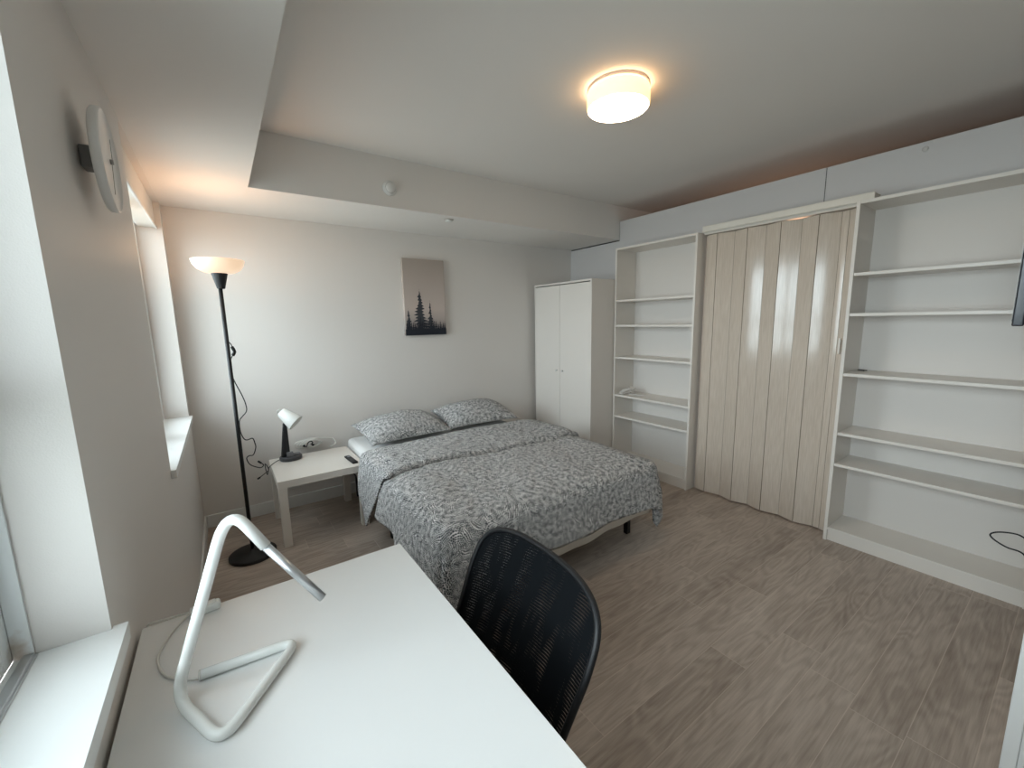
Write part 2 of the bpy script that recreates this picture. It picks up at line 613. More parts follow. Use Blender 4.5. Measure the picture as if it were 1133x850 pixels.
# ---------------------------------------------------------------- room shell
ZC, ZS, XS, YS = 2.523, 2.206, 0.441, -0.695
XR = 3.56
YN = -4.7   # wall behind the camera
b = MB(); b.box((-0.3, YN - 0.1, -0.1), (5.3, 0.1, 0)); setp(b.build('floor', FLOORM), kind='structure')
b = MB()
b.box((-0.3, YN - 0.1, ZC), (5.3, 0.1, ZC + 0.1))
b.box((0.0, YN, ZS), (XS, 0, ZC + 0.01))
b.box((XS - 0.001, YS, ZS), (5.2, 0, ZC + 0.01))
setp(b.build('ceiling', CEILM), kind='structure')
b = MB(); b.box((-0.3, 0, -0.05), (5.3, 0.12, ZC + 0.05)); setp(b.build('wall_back', WALL), kind='structure')
b = MB(); b.box((-0.3, YN - 0.12, -0.05), (5.3, YN, ZC + 0.05)); setp(b.build('wall_front', WALL), kind='structure')

# left wall with two window recesses
W1 = (-3.95, -2.525, 0.865, ZS - 0.03)     # near window y0,y1,z0,z1
W2 = (-1.372, -0.105, 0.845, ZS - 0.004)   # far window
b = MB()
T = -0.24
b.box((T, YN, 0), (0, 0, W2[2] - 0.02))
b.box((T, YN, W2[2] - 0.02), (0, W1[0], ZC))
b.box((T, W1[1], W2[2] - 0.02), (0, W2[0], ZC))
b.box((T, W2[1], W2[2] - 0.02), (0, 0, ZC))
b.box((T, W1[0], W1[3]), (0, W1[1], ZC))
b.box((T, W2[0], W2[3]), (0, W2[1], ZC))
setp(b.build('wall_left', WALL), kind='structure')


def window(name, y0, y1, z0, z1, xg, sillx, horn, mull=(), framemat=TRIMW, transom=None):
    win = bpy.data.objects.new(name, None); COL.objects.link(win); win.location = (xg, (y0 + y1) / 2, z0)
    ORG[win.name] = Vector(win.location); setp(win, kind='structure')
    fr = MB()
    fw = 0.036
    e = 0.001
    fr.box((xg - 0.05, y0 + e, z0 + e), (xg, y0 + fw, z1 - e), 0.003)
    fr.box((xg - 0.05, y1 - fw, z0 + e), (xg, y1 - e, z1 - e), 0.003)
    fr.box((xg - 0.05, y0 + fw, z0 + e), (xg, y1 - fw, z0 + 0.04), 0.003)
    fr.box((xg - 0.05, y0 + fw, z1 - fw), (xg, y1 - fw, z1 - e), 0.003)
    for m in mull:
        fr.box((xg - 0.045, m - 0.022, z0 + 0.04), (xg - 0.004, m + 0.022, z1 - fw), 0.003)
    if transom: fr.box((xg - 0.044, y0 + fw, transom - 0.035), (xg - 0.005, y1 - fw, transom + 0.035), 0.003)
    fr.build('window_frame', framemat, win)
    sash = MB()
    cuts = [y0 + fw] + sum([[m - 0.022, m + 0.022] for m in mull], []) + [y1 - fw]
    for a, c in zip(cuts[::2], cuts[1::2]):
        s_w = 0.035
        sash.box((xg - 0.046, a, z0 + 0.04), (xg - 0.02, a + s_w, z1 - fw), 0.003)
        sash.box((xg - 0.046, c - s_w, z0 + 0.04), (xg - 0.02, c, z1 - fw), 0.003)
        sash.box((xg - 0.046, a + s_w, z0 + 0.04), (xg - 0.02, c - s_w, z0 + 0.075), 0.003)
        sash.box((xg - 0.046, a + s_w, z1 - fw - s_w), (xg - 0.02, c - s_w, z1 - fw), 0.003)
    sash.build('window_sash', TRIMW, win)
    g = MB(); g.box((xg - 0.036, y0 + fw + 0.03, z0 + 0.07), (xg - 0.032, y1 - fw - 0.03, z1 - 0.075))
    g.build('window_pane', GLASS, win)
    s = MB()
    hn = min(horn, 0.04)
    s.prism([(xg, y0 + e), (0.0006, y0 + e), (0.0006, y0 - horn), (sillx, y0 - horn), (sillx, y1 + hn), (0.0006, y1 + hn), (0.0006, y1 - e), (xg, y1 - e)], z0 - 0.018, z0 + 0.0006)
    s.box((0.0006, y0 - horn, z0 - 0.034), (sillx - 0.0005, y1 + hn, z0 - 0.0182), 0.001)
    s.build('window_sill', SILLM, win)
    return win


w1 = window('window_1', *W1, -0.124, 0.023, 0.01, mull=(-3.24,), framemat=FRAMEW, transom=1.34)
# raised metal track along the near sill
b = MB()
b.box((-0.113, W1[0] + 0.002, 0.8655), (-0.098, W1[1] - 0.004, 0.872), 0.0015)
b.box((-0.085 - 0.016, W1[0] + 0.002, 0.8655), (-0.094, W1[1] - 0.004, 0.8685), 0.001)
b.build('sill_track', ALU, w1)
b = MB(); b.box((-0.1235, W1[1] - 0.006, 0.8662), (-0.0985, W1[1] - 0.0008, W1[3] - 0.002), 0.001); b.build('jamb_bead', FRAMEW, w1)
w2 = window('window_2', *W2, -0.125, 0.02, 0.02, mull=(-0.74,))
b = MB()
b.box((-0.115, W2[0] + 0.001, 2.045), (-0.030, W2[1] - 0.001, ZS - 0.006), 0.003)
b.build('blind_box', simple('cream blind box', (0.78, 0.75, 0.70), 0.5), w2)
b = MB(); b.box((-0.034, W2[0] + 0.002, 2.038), (-0.022, W2[1] - 0.002, 2.052), 0.003)
b.build('blind_rail', TRIMW, w2)
portal('window_portal', (-0.19, (W1[0] + W1[1]) / 2, (W1[2] + W1[3]) / 2), W1[3] - W1[2], W1[1] - W1[0])
portal('window_portal', (-0.19, (W2[0] + W2[1]) / 2, (W2[2] + W2[3]) / 2), W2[3] - W2[2], W2[1] - W2[0])

# partition on the right: boards that stop short of the high ceiling
DY0, DY1, DZ = -1.705, -2.655, 2.05
b = MB()
b.box((XR, -0.0005, 0), (XR + 0.04, YS - 0.005, ZS - 0.012))
b.box((XR, YS - 0.005, 0), (XR + 0.04, DY0, 2.378))
b.box((XR, DY0, DZ), (XR + 0.04, -2.404, 2.378))
b.box((XR, -2.408, DZ), (XR + 0.04, DY1, 2.378))
b.box((XR, DY1, 0), (XR + 0.04, YN, 2.378))
pr_ = setp(b.build('wall_right', PANEL), kind='structure')
b = MB()
b.box((XR + 0.002, -2.408, DZ), (XR + 0.03, -2.404, 2.376))
b.box((XR + 0.01, -0.001, ZS - 0.012), (XR + 0.03, YS - 0.003, ZS - 0.0005))
b.build('board_joint', JOINT, pr_)
b = MB(); b.lathe([(0.014, 0), (0.014, 0.003), (0.010, 0.006), (0, 0.006)], (XR, -2.87, 2.339), axis_to((-1, 0, 0)), 24)
b.build('cover_cap', simple('greige cap', (0.60, 0.58, 0.56), 0.5), pr_)
b = MB(); b.box((5.2, YN, 0), (5.3, 0, ZC)); setp(b.build('wall_far', DARKV), kind='structure')

# short wall at the right edge of the picture, seen on its end, with the entrance casing
XE = 2.0
b = MB(); b.box((XE, -3.70, 0), (XR - 0.001, -3.524, ZC - 0.001)); setp(b.build('wall_near', WALL), kind='structure')
b = MB()
b.box((XE - 0.018, -3.552, 0), (XE - 0.0005, -3.522, 2.1), 0.002)
b.box((XE - 0.010, -3.59, 0), (XE - 0.0005, -3.5525, 2.1), 0.001)
b.box((XE - 0.018, -3.70, 0), (XE - 0.0005, -3.5905, 2.1), 0.003)
setp(b.build('trim_1', TRIMW), kind='structure')

# baseboards
def base(name, a, c):
    bb = MB(); bb.box(a, c, 0.003); setp(bb.build(name, TRIMW), kind='structure')
base('baseboard_back', (0.0145, -0.014, 0.0), (XR - 0.001, -0.0005, 0.094))
base('baseboard_left', (0.0005, YN + 0.01, 0.0), (0.014, -0.0005, 0.094))
bb = MB(); bb.box((0.6, -0.018, 0.0), (0.6001, -0.0175, 0.001)); bb.bm.free()

# ---------------------------------------------------------------- folding door
door = bpy.data.objects.new('door_1', None); COL.objects.link(door); door.location = (3.38, -2.18, 0)
ORG[door.name] = Vector(door.location); setp(door, kind='structure')
ys = [-1.722, -1.81, -1.925, -2.03, -2.14, -2.245, -2.355, -2.46, -2.565, -2.605, -2.648]
xs = [3.375, 3.362, 3.392, 3.358, 3.392, 3.358, 3.394, 3.360, 3.398, 3.392, 3.372]
for i in range(len(ys) - 1):
    p = MB()
    a = Vector((xs[i], ys[i], 0)); c = Vector((xs[i + 1], ys[i + 1], 0))
    d = (c - a); L = d.length; ang = math.atan2(d.y, d.x)
    R = Matrix.Rotation(ang, 3, 'Z')
    bm = bmesh.new()
    g_ = 0.0012
    # slightly pillowed slat: profile across the width
    n = 8; prof = []
    for k in range(n + 1):
        t = k / n
        prof.append((g_ + (L - 2 * g_) * t, 0.0012 * math.sin(PI * t) ))
    poly = [(x, -y - 0.003) for x, y in prof] + [(x, 0.003) for x, y in prof[::-1]]
    poly = [tuple((R @ Vector((q[0], q[1], 0)) + a)[:2]) for q in poly]
    p.prism(poly, 0.012, 2.052)
    p.build('door_panel', VINYL, door)
# flexible hinges between the slats
h = MB()
for i in range(1, len(ys) - 1):
    h.tube([(xs[i] - 0.001, ys[i], 0.014), (xs[i] - 0.001, ys[i], 2.050)], 0.0028, 8, 1)
h.build('hinge_strip', simple('taupe hinge vinyl', srgb(118, 106, 90), 0.5), door)
b = MB(); b.box((3.325, -1.712, 2.074), (3.43, -2.725, 2.112), 0.004)
b.build('top_track', simple('ivory track', (0.74, 0.70, 0.63), 0.35), door)
b = MB(); b.box((3.345, -1.716, 2.056), (3.42, -2.655, 2.073), 0.002)
b.build('track_lip', simple('ivory lip', (0.70, 0.66, 0.60), 0.3), door)
b = MB(); b.box((3.40, -1.702, 0), (3.43, -1.716, 2.056), 0.002); b.box((3.44, -1.702, 0), (3.545, -1.724, 2.056), 0.002)
b.build('door_jamb', simple('pinkish jamb', (0.64, 0.55, 0.49), 0.5), door)
b = MB(); b.box((3.352, -2.631, 1.19), (3.366, -2.619, 1.29), 0.004, 3); b.box((3.36, -2.63, 1.20), (3.382, -2.62, 1.215), 0.002); b.box((3.36, -2.63, 1.265), (3.382, -2.62, 1.28), 0.002)
b.build('door_handle', simple('beige handle', (0.72, 0.68, 0.62), 0.3), door)

# ---------------------------------------------------------------- bookcases
SH = [1.597, 1.368, 1.070, 0.706, 0.500]


def bookcase(y1, y0, label, extra=0.0, shelves=SH):
    xf = 3.28; t = 0.018; zt = 2.071
    o = thing('bookcase', (3.42, (y0 + y1) / 2, 0), label, 'bookcase')
    b = MB(); b.box((xf, y1 - t, 0), (XR - 0.002, y1, zt), 0.0012); b.build('side_panel', WHITE, o)
    b = MB(); b.box((xf, y0, 0), (XR - 0.002, y0 + t, zt), 0.0012); b.build('side_panel', WHITE, o)
    b = MB(); b.box((xf + 0.001, y0 + t, zt - t), (XR - 0.006, y1 - t, zt), 0.001); b.build('top_panel', WHITE, o)
    b = MB(); b.box((XR - 0.006, y0 + t, 0.01), (XR - 0.0025, y1 - t, zt), 0); b.build('back_panel', BACKB, o)
    b = MB(); b.box((xf + 0.002, y0 + t, 0.072), (XR - 0.006, y1 - t, 0.090), 0.001); b.build('bottom_shelf', WHITE, o)
    b = MB(); b.box((xf + 0.012, y0 + t, 0.0), (xf + 0.028, y1 - t, 0.072), 0.001); b.build('plinth', WHITE, o)
    for i, z in enumerate(shelves):
        b = MB(); b.box((xf + 0.004, y0 + t + 0.0006, z - 0.009), (XR - 0.0065, y1 - t - 0.0006, z + 0.009), 0.0015)
        b.build('shelf', WHITE, o)
    return o


bookcase(-0.895, -1.699, 'tall narrow white bookcase between the wardrobe and the folding door')
bookcase(-2.664, -3.500, 'tall wide white bookcase at the right, on the near side of the folding door', shelves=[1.662, 1.430, 1.073, 0.704, 0.505])

# ---------------------------------------------------------------- wardrobe
wx, wy0, wy1, wz = 2.985, -0.885, -0.062, 1.795
o = thing('wardrobe', (3.26, -0.47, 0), 'white two-door wardrobe in the corner beyond the bed', 'wardrobe')
b = MB()
b.box((wx, wy0, 0), (XR - 0.03, wy0 + 0.018, wz), 0.0012)
b.box((wx, wy1 - 0.018, 0), (XR - 0.03, wy1, wz), 0.0012)
b.box((wx, wy0 + 0.018, wz - 0.018), (XR - 0.03, wy1 - 0.018, wz), 0.001)
b.box((wx + 0.02, wy0 + 0.018, 0.06), (XR - 0.03, wy1 - 0.018, 0.078), 0.001)
b.box((wx + 0.02, wy0 + 0.018, 0.0), (wx + 0.036, wy1 - 0.018, 0.06))
b.box((XR - 0.036, wy0 + 0.018, 0.02), (XR - 0.03, wy1 - 0.018, wz - 0.018))
b.build('carcass', WARD, o)
ym = -0.458
for a, c, kn in ((wy0 + 0.020, ym - 0.0015, -0.504), (ym + 0.0015, wy1 - 0.020, -0.417)):
    d_ = MB(); d_.box((wx + 0.001, a, 0.062), (wx + 0.017, c, wz - 0.026), 0.001)
    dd = d_.build('door', WARD, o)
    k_ = MB(); k_.lathe([(0.004, 0), (0.004, 0.008), (0.009, 0.012), (0.009, 0.018), (0.006, 0.021), (0, 0.021)], (wx + 0.001, kn, 0.93), axis_to((-1, 0, 0)), 20)
    k_.build('knob', CHROME, dd)

# ---------------------------------------------------------------- bed
BX0, BX1, BY0, BY1 = 1.0, 2.37, -1.945, -0.03
ZT = 0.50
bed = thing('bed', (1.685, -1.0, 0), 'double bed with white mattress on black metal legs against the back wall', 'bed')
b = MB()
for yy_ in (-0.06, -1.86):
    b.box((BX0 + 0.02, yy_ - 0.02, 0.185), (BX1 - 0.02, yy_ + 0.02, 0.22), 0.003)
for xx_ in (BX0 + 0.04, (BX0 + BX1) / 2, BX1 - 0.04):
    b.box((xx_ - 0.018, -1.90, 0.185), (xx_ + 0.018, -0.04, 0.215), 0.003)
b.build('bed_frame', BLACKM, bed)
for lx in (BX0 + 0.045, (BX0 + BX1) / 2 + 0.02, BX1 - 0.03):
    for ly in (-0.10, -0.95, -1.855):
        b = MB(); b.box((lx - 0.016, ly - 0.016, 0.0), (lx + 0.016, ly + 0.016, 0.186), 0.002)
        b.build('leg', BLACKM, bed)
b = MB()
bm = bmesh.new(); bmesh.ops.create_cube(bm, size=1)
for v in bm.verts:
    v.co = Vector(((BX0 + BX1) / 2 + v.co.x * (BX1 - BX0), (BY0 + BY1) / 2 + v.co.y * (BY1 - BY0), 0.355 + v.co.z * (ZT - 0.215)))
bmesh.ops.bevel(bm, geom=list(bm.edges), offset=0.05, segments=6, affect='EDGES', profile=0.6)
bmesh.ops.subdivide_edges(bm, edges=[e for e in bm.edges if e.calc_length() > 0.2], cuts=24, use_grid_fill=True)
for v in bm.verts:
    n_ = noise.noise(Vector((v.co.x * 5, v.co.y * 5, v.co.z * 9)))
    v.co += Vector((v.co.x - 1.685, (v.co.y + 1) * 0.7, 0)).normalized() * 0.006 * n_
for f in bm.faces: f.smooth = True
b.add(bm)
b.build('mattress', SHEET, bed)


def wr(x, y, s=1.0):
    # cloth wrinkles
    a = noise.noise(Vector((x * 2.3, y * 2.6, 0.3)))
    c = noise.noise(Vector((x * 6.5 + 4, y * 5.0, 1.7)))
    r = noise.noise(Vector((x * 3.3 + y * 3.1, (y - x) * 9.0, 5.1)))
    r = (1 - abs(r) * 2.4)
    r = max(r, 0) ** 3
    return s * (0.014 * a + 0.006 * c + 0.006 * r)


def drape(x, y, zt, x0, x1, yf, out_=0.05, swing=0.12):
    """(x, y) on the flat cloth; beyond the bed edges it hangs."""
    ax = 0.0; sx = 0
    if x < x0: ax = x0 - x; sx = -1
    elif x > x1: ax = x - x1; sx = 1
    ay = max(0.0, yf - y)
    r = math.hypot(ax, ay)
    cx = min(max(x, x0), x1); cyy = max(y, yf)
    if r < 1e-6:
        e = min(x - x0, x1 - x, y - yf)
        z = zt - 0.018 * max(0, 1 - e / 0.10) ** 2
        return Vector((cx, cyy, z + wr(x, y)))
    dx, dy = sx * ax / r, -ay / r
    R0 = 0.05
    q = min(r, R0 * PI / 2)
    th = q / R0
    o_ = R0 * math.sin(th)
    dz = R0 * (1 - math.cos(th))
    rest = r - q
    ripple = math.sin((x + y) * 11 + 1.2 * math.sin(y * 5)) * 0.012 * min(1, rest / 0.2)
    corner = min(ax, ay) / r * 1.414
    foldr = math.sin(math.atan2(ax, ay + 1e-6) * 10) * 0.03 * corner * min(1, rest / 0.15)
    o_ += out_ * (1 - 0.7 * corner) * min(1, rest / 0.3) + ripple + swing * 0.1 * corner * rest + foldr
    dz += rest * 0.985
    z = zt - 0.018 - dz
    return Vector((cx + dx * o_, cyy + dy * o_, max(z + wr(x, y, 0.5), 0.012)))


duvet = thing('duvet', (1.685, -1.3, 0.5), 'white duvet with swirling charcoal dashes, folded back near the pillows', 'duvet')
Y_A, Y_F = -1.20, -1.95
U0_, U1_ = BX0 - 0.285, BX1 + 0.30
V0_, V1_ = -1.16, Y_F - 0.285
b = MB()


def flat_main(u, v):
    x = U0_ + (U1_ - U0_) * u
    y = V0_ + (V1_ - V0_) * v
    ext = 0.0
    # left hem drops lower towards the foot
    if x < BX0:
        k = min(max((-1.45 - y) / 0.5, 0), 1)
        x = BX0 - (BX0 - x) * (1 + 0.75 * k)
    if y < Y_F and x < BX0 + 0.42:
        kk = min(max((BX0 + 0.42 - x) / 0.42, 0), 1)
        y = Y_F - (Y_F - y) * (1 + 0.75 * kk)
    if y < Y_F and x > BX1 - 0.10:
        kk = min(max((x - BX1 + 0.10) / 0.25, 0), 1)
        y = Y_F - (Y_F - y) * (1 + 0.30 * kk)
    return x, y


def f_main(u, v):
    x, y = flat_main(u, v)
    return drape(x, y, 0.535, BX0 - 0.012, BX1 + 0.012, Y_F - 0.01)


b.grid(f_main, 150, 90, flat_main)
main = b.build('cover', DUVETM, duvet)
md = main.modifiers.new('thick', 'SOLIDIFY'); md.thickness = 0.022; md.offset = -1

# the folded-back layer, wrong way round, hanging to the floor on the left
b = MB()
VA, VB = -0.735, -1.245


def f_fold(u, v):
    VR = 0.92
    y = VA + (VB - VA) * min(v / VR, 1)
    # drop on the left side as a function of y
    pts_ = [(-0.72, 0.33), (-0.85, 0.46), (-0.93, 0.50), (-1.0, 0.44), (-1.12, 0.28), (-1.26, 0.06)]
    dl = pts_[-1][1]
    for (ya, da), (yb, db) in zip(pts_, pts_[1:]):
        if ya >= y >= yb: dl = da + (db - da) * (ya - y) / (ya - yb)
    if y > pts_[0][0]: dl = pts_[0][1]
    xa = BX0 - dl; xb = BX1 + 0.22
    # uneven stretch so the folded edge slants like the photo
    x = xa + (xb - xa) * u
    p = drape(x, y, 0.578, BX0 - 0.028, BX1 + 0.028, -9, out_=0.035)
    sh = 0.03 * math.sin(u * 5.0 + 0.6) * v + 0.05 * (u - 0.2) * (1 - v)
    p.y += sh
    # rolled lip at the folded edge and soft rounding at the head edge
    if v > VR:
        th = (v - VR) / (1 - VR) * PI * 0.9
        rr = 0.017
        p.y -= rr * math.sin(th)
        k_in = rr * (1 - math.cos(th))
        if x > BX1 + 0.03: p.x -= k_in
        elif x > BX0 - 0.03: p.z -= k_in
        else: p.x += k_in
    if v < 0.06: p.z -= 0.035 * ((0.06 - v) / 0.06) ** 2 * (1 if x > BX0 else 0)
    if x > BX0: p.z += 0.012 * math.sin(v * PI) * 0.8
    return p


b.grid(f_fold, 130, 50, lambda u, v: (3 + 1.9 * u, VA + (VB - VA) * v))
fold = b.build('folded_cover', DUVETM, duvet)
md = fold.modifiers.new('thick', 'SOLIDIFY'); md.thickness = 0.008; md.offset = -1

# pale lining showing under the foot hem
b = MB()


def f_lin(u, v):
    x = BX0 + 0.02 + (BX1 - BX0 - 0.02) * u
    z = 0.24 - 0.058 * v + 0.008 * math.sin(x * 9 + 1) + 0.004 * math.sin(x * 23) + (0.02 * max(0, u - .8) / .2)
    return Vector((x, -2.012 + 0.018 * v + 0.010 * math.sin(x * 7), z))


b.grid(f_lin, 60, 6, lambda u, v: (u, v))
lin = b.build('lining', LINING, duvet, label='plain off-white lining showing below the foot hem')
md = lin.modifiers.new('thick', 'SOLIDIFY'); md.thickness = 0.006


def pillow(cx, cy, cz, sx, sy, th, rz, rx, label, seed, tilt=0.0):
    o = thing('pillow', (cx, cy, cz), label, 'pillow', 'patterned bed pillows', rz=0)
    b = MB()
    def prof(u, v):
        a = abs(2 * u - 1); c = abs(2 * v - 1)
        return (max(0, 1 - a ** 2.3) ** 0.6) * (max(0, 1 - c ** 2.1) ** 0.6)
    def mk(sign):
        def fn(u, v):
            a = 2 * u - 1; c = 2 * v - 1
            # corners stick out, sides pull in
            x = a * sx / 2 * (1 - 0.05 * (1 - c * c))
            y = c * sy / 2 * (1 - 0.07 * (1 - a * a))
            h = prof(u, v)
            wrk = noise.noise(Vector((x * 6 + seed, y * 6, sign))) * 0.012 + noise.noise(Vector((x * 14 + seed, y * 9, sign))) * 0.006
            z = (h * th * 0.72 + wrk * h) if sign > 0 else -h * th * 0.22
            z -= 0.012 * (abs(a) ** 3 + abs(c) ** 3) * 0.5
            return Vector((x, y, z))
        return fn
    V1 = b.grid(mk(1), 48, 34, lambda u, v: (u * sx + seed, v * sy))
    V2 = b.grid(mk(-1), 48, 34, lambda u, v: (u * sx + seed + 2, v * sy))
    bmesh.ops.remove_doubles(b.bm, verts=list(b.bm.verts), dist=0.0004)
    bmesh.ops.recalc_face_normals(b.bm, faces=list(b.bm.faces))
    R = Matrix.Rotation(rz, 3, 'Z') @ Matrix.Rotation(tilt, 3, 'Y') @ Matrix.Rotation(rx, 3, 'X')
    for v in b.bm.verts: v.co = R @ v.co
    b.build('pillowcase', DUVETM, o, local=True)
    return o


pillow(1.385, -0.295, 0.585, 0.69, 0.47, 0.16, math.radians(4), math.radians(9),
       'plump patterned pillow on the side of the bed nearer the bedside table', 3.1)
pillow(2.09, -0.270, 0.590, 0.70, 0.45, 0.16, math.radians(-3), math.radians(11),
       'patterned pillow on the side of the bed nearer the wardrobe', 7.7)

# ---------------------------------------------------------------- bedside table
tx, ty = 0.426, -0.655
tb = thing('bedside_table', (tx + 0.275, ty + 0.275, 0), 'low square white bedside table between floor lamp and bed', 'table')
b = MB(); b.box((tx, ty, 0.400), (tx + 0.55, ty + 0.55, 0.450), 0.002); b.build('tabletop', WHITE, tb)
for ax in (tx + 0.002, tx + 0.498):
    for ay in (ty + 0.002, ty + 0.498):
        b = MB(); b.box((ax, ay, 0), (ax + 0.05, ay + 0.05, 0.3998), 0.0015); b.build('leg', WHITE, tb)

# black remote
rm = thing('remote_control', (0.914, -0.505, 0.45), 'small black remote control on the bedside table', 'remote')
b = MB()
R = Matrix.Rotation(math.radians(4), 3, 'Z')
b.box((0.894, -0.60, 0.4505), (0.934, -0.41, 0.464), 0.006, 3, R); b.build('remote_body', BLACKP, rm)
b = MB()
b.lathe([(0.012, 0), (0.012, 0.002), (0, 0.002)], (0.914, -0.45, 0.464), None, 20)
b.build('control_ring', GREYB, rm)
b = MB()
for i in range(4):
    for j in range(3):
        b.box((0.902 + j * 0.009, -0.50 - i * 0.018, 0.4635), (0.907 + j * 0.009, -0.492 - i * 0.018, 0.4655), 0.001, 1)
b.build('keypad', simple('dark keys', (0.10, 0.10, 0.105), 0.5), rm)

# bedside reading lamp
rl = thing('reading_lamp', (0.562, -0.20, 0.45), 'small reading lamp with white cone shade on the bedside table', 'lamp')
b = MB()
def oval(b_, cx, cy, z0, z1, rx, ry, seg=48, bev=0.006):
    bm_ = bmesh.new(); rings = []
    for (k, z) in ((1 - bev / rx, z0), (1, z0 + bev), (1, z1 - bev), (1 - bev / rx, z1)):
        rings.append([bm_.verts.new((cx + rx * k * math.cos(2 * PI * i / seg), cy + ry * k * math.sin(2 * PI * i / seg), z)) for i in range(seg)])
    for A, B in zip(rings, rings[1:]):
        for i in range(seg):
            bm_.faces.new((A[i], A[(i + 1) % seg], B[(i + 1) % seg], B[i])).smooth = True
    bm_.faces.new(rings[0][::-1]); bm_.faces.new(rings[-1])
    b_.add(bm_)
oval(b, 0.563, -0.20, 0.4505, 0.482, 0.075, 0.062)
b.build('base', DARKG, rl)
b = MB(); b.box((0.535, -0.235, 0.480), (0.578, -0.215, 0.515), 0.003); b.box((0.585, -0.225, 0.480), (0.628, -0.185, 0.495), 0.004)
b.build('control_panel', simple('mid grey plastic', (0.16, 0.16, 0.17), 0.35), rl)
b = MB()
bm = bmesh.new(); rings = []
for t in range(9):
    k = t / 8
    cxx = 0.530 + 0.015 * k; z = 0.478 + 0.25 * k; hw = 0.030 - 0.017 * k; hd = 0.022 - 0.012 * k
    rings.append([bm.verts.new((cxx + hw * math.copysign(abs(math.cos(a)) ** 0.6, math.cos(a)), -0.20 + hd * math.copysign(abs(math.sin(a)) ** 0.6, math.sin(a)), z)) for a in [2 * PI * i / 24 for i in range(24)]])
for A, B in zip(rings, rings[1:]):
    for i in range(24): bm.faces.new((A[i], A[(i + 1) % 24], B[(i + 1) % 24], B[i])).smooth = True
bm.faces.new(rings[0][::-1]); bm.faces.new(rings[-1])
b.add(bm); b.build('stem', BLACKP, rl)
b = MB()
hd_ = Vector((0.085, -0.055, -0.088)).normalized()
h0 = Vector((0.530, -0.20, 0.815))
b.lathe([(0.024, 0.0), (0.033, 0.002), (0.038, 0.010), (0.062, 0.128), (0.0615, 0.130), (0.059, 0.128), (0.035, 0.014), (0.0, 0.012)], h0, axis_to(hd_), 40, caps=False)
b.lathe([(0.0, 0.0), (0.022, 0.0)], h0, axis_to(hd_), 40, caps=False)
sh = b.build('lamp_shade', LAMPW, rl)
b = MB(); b.lathe([(0.012, 0.02), (0.014, 0.05), (0.024, 0.08), (0.024, 0.10), (0.015, 0.115), (0, 0.12)], h0, axis_to(hd_), 24)
b.build('bulb', simple('frosted bulb glass', (0.75, 0.75, 0.73), 0.2), sh)
b = MB(); b.tube([h0 + Vector((-0.018, 0, -0.012)), h0 + Vector((-0.024, 0, 0.004)), h0 + Vector((-0.012, 0, 0.018)), h0 + Vector((0.01, 0, 0.014))], 0.004, 8, 5)
b.build('shade_knob', simple('clear plastic', (0.65, 0.64, 0.6), 0.2), sh)
b = MB()
b.tube([(0.50, -0.19, 0.462), (0.47, -0.22, 0.463), (0.43, -0.28, 0.46), (0.408, -0.33, 0.455), (0.396, -0.37, 0.425), (0.388, -0.40, 0.45), (0.384, -0.43, 0.520), (0.400, -0.445, 0.480), (0.372, -0.45, 0.458), (0.345, -0.45, 0.440)], 0.0028, 8, 6)
b.tube([(0.347, -0.45, 0.441), (0.331, -0.45, 0.432)], 0.006, 10, 1)
b.build('power_cord', BLACKP, rl)

# white cable coil with black plugs behind the reading lamp
cc = thing('extension_cable', (0.74, -0.06, 0.45), 'white coiled extension cable with two black plugs against the wall, on the bedside table', 'cable')
b = MB()
for k in range(4):
    cxk = 0.700 + 0.012 * k; czk = 0.504
    rx_ = 0.088 - 0.006 * k; rz_ = 0.040 - 0.003 * k
    pts_ = [(cxk + rx_ * math.cos(a), -0.032 - 0.008 * k - 0.016 * math.sin(a), czk + rz_ * math.sin(a) + 0.004 * math.sin(a * 3 + k)) for a in [2 * PI * i / 14 for i in range(14)]]
    b.tube(pts_, 0.0045, 8, 4, closed=True)
b.tube([(0.70, -0.03, 0.546), (0.78, -0.025, 0.535), (0.86, -0.02, 0.520), (0.90, -0.03, 0.505), (0.905, -0.05, 0.470), (0.86, -0.06, 0.456)], 0.0045, 8, 5)
b.build('cable', CORDW, cc)
b = MB()
b.tube([(0.672, -0.062, 0.500), (0.690, -0.066, 0.490), (0.702, -0.064, 0.515), (0.722, -0.062, 0.527), (0.738, -0.062, 0.515), (0.722, -0.064, 0.500)], 0.004, 8, 5)
b.tube([(0.668, -0.062, 0.504), (0.680, -0.064, 0.494)], 0.009, 8, 1)
b.tube([(0.730, -0.068, 0.500), (0.744, -0.068, 0.494)], 0.009, 8, 1)
b.build('plugs', BLACKP, cc, label='black plugs')

# ---------------------------------------------------------------- floor lamp
fl = thing('floor_lamp', (0.256, -0.62, 0), 'black floor lamp with glowing white bowl shade beside the bedside table', 'lamp')
FX, FY = 0.256, -0.62
b = MB(); b.lathe([(0.128, 0), (0.130, 0.004), (0.130, 0.018), (0.126, 0.022), (0.02, 0.026), (0.012, 0.045), (0, 0.045)], (FX, FY, 0.0005), None, 64); b.build('base', BLACKM, fl)
b = MB(); b.lathe([(0.0105, 0.04), (0.0105, 1.66)], (FX, FY, 0), None, 20); b.build('pole', BLACKM, fl)
b = MB(); b.lathe([(0.018, 1.648), (0.020, 1.650), (0.040, 1.732), (0.040, 1.736), (0, 1.736)], (FX + 0.004, FY, 0), None, 32); b.build('shade_holder', BLACKP, fl)
shade_mat = NT('glowing opal shade')
p = shade_mat.n('ShaderNodeBsdfPrincipled'); p.inputs['Base Color'].default_value = (0.62, 0.50, 0.40, 1); p.inputs['Roughness'].default_value = 0.4
p.inputs['Emission Color'].default_value = (1.0, 0.70, 0.46, 1); p.inputs['Emission Strength'].default_value = 0.68
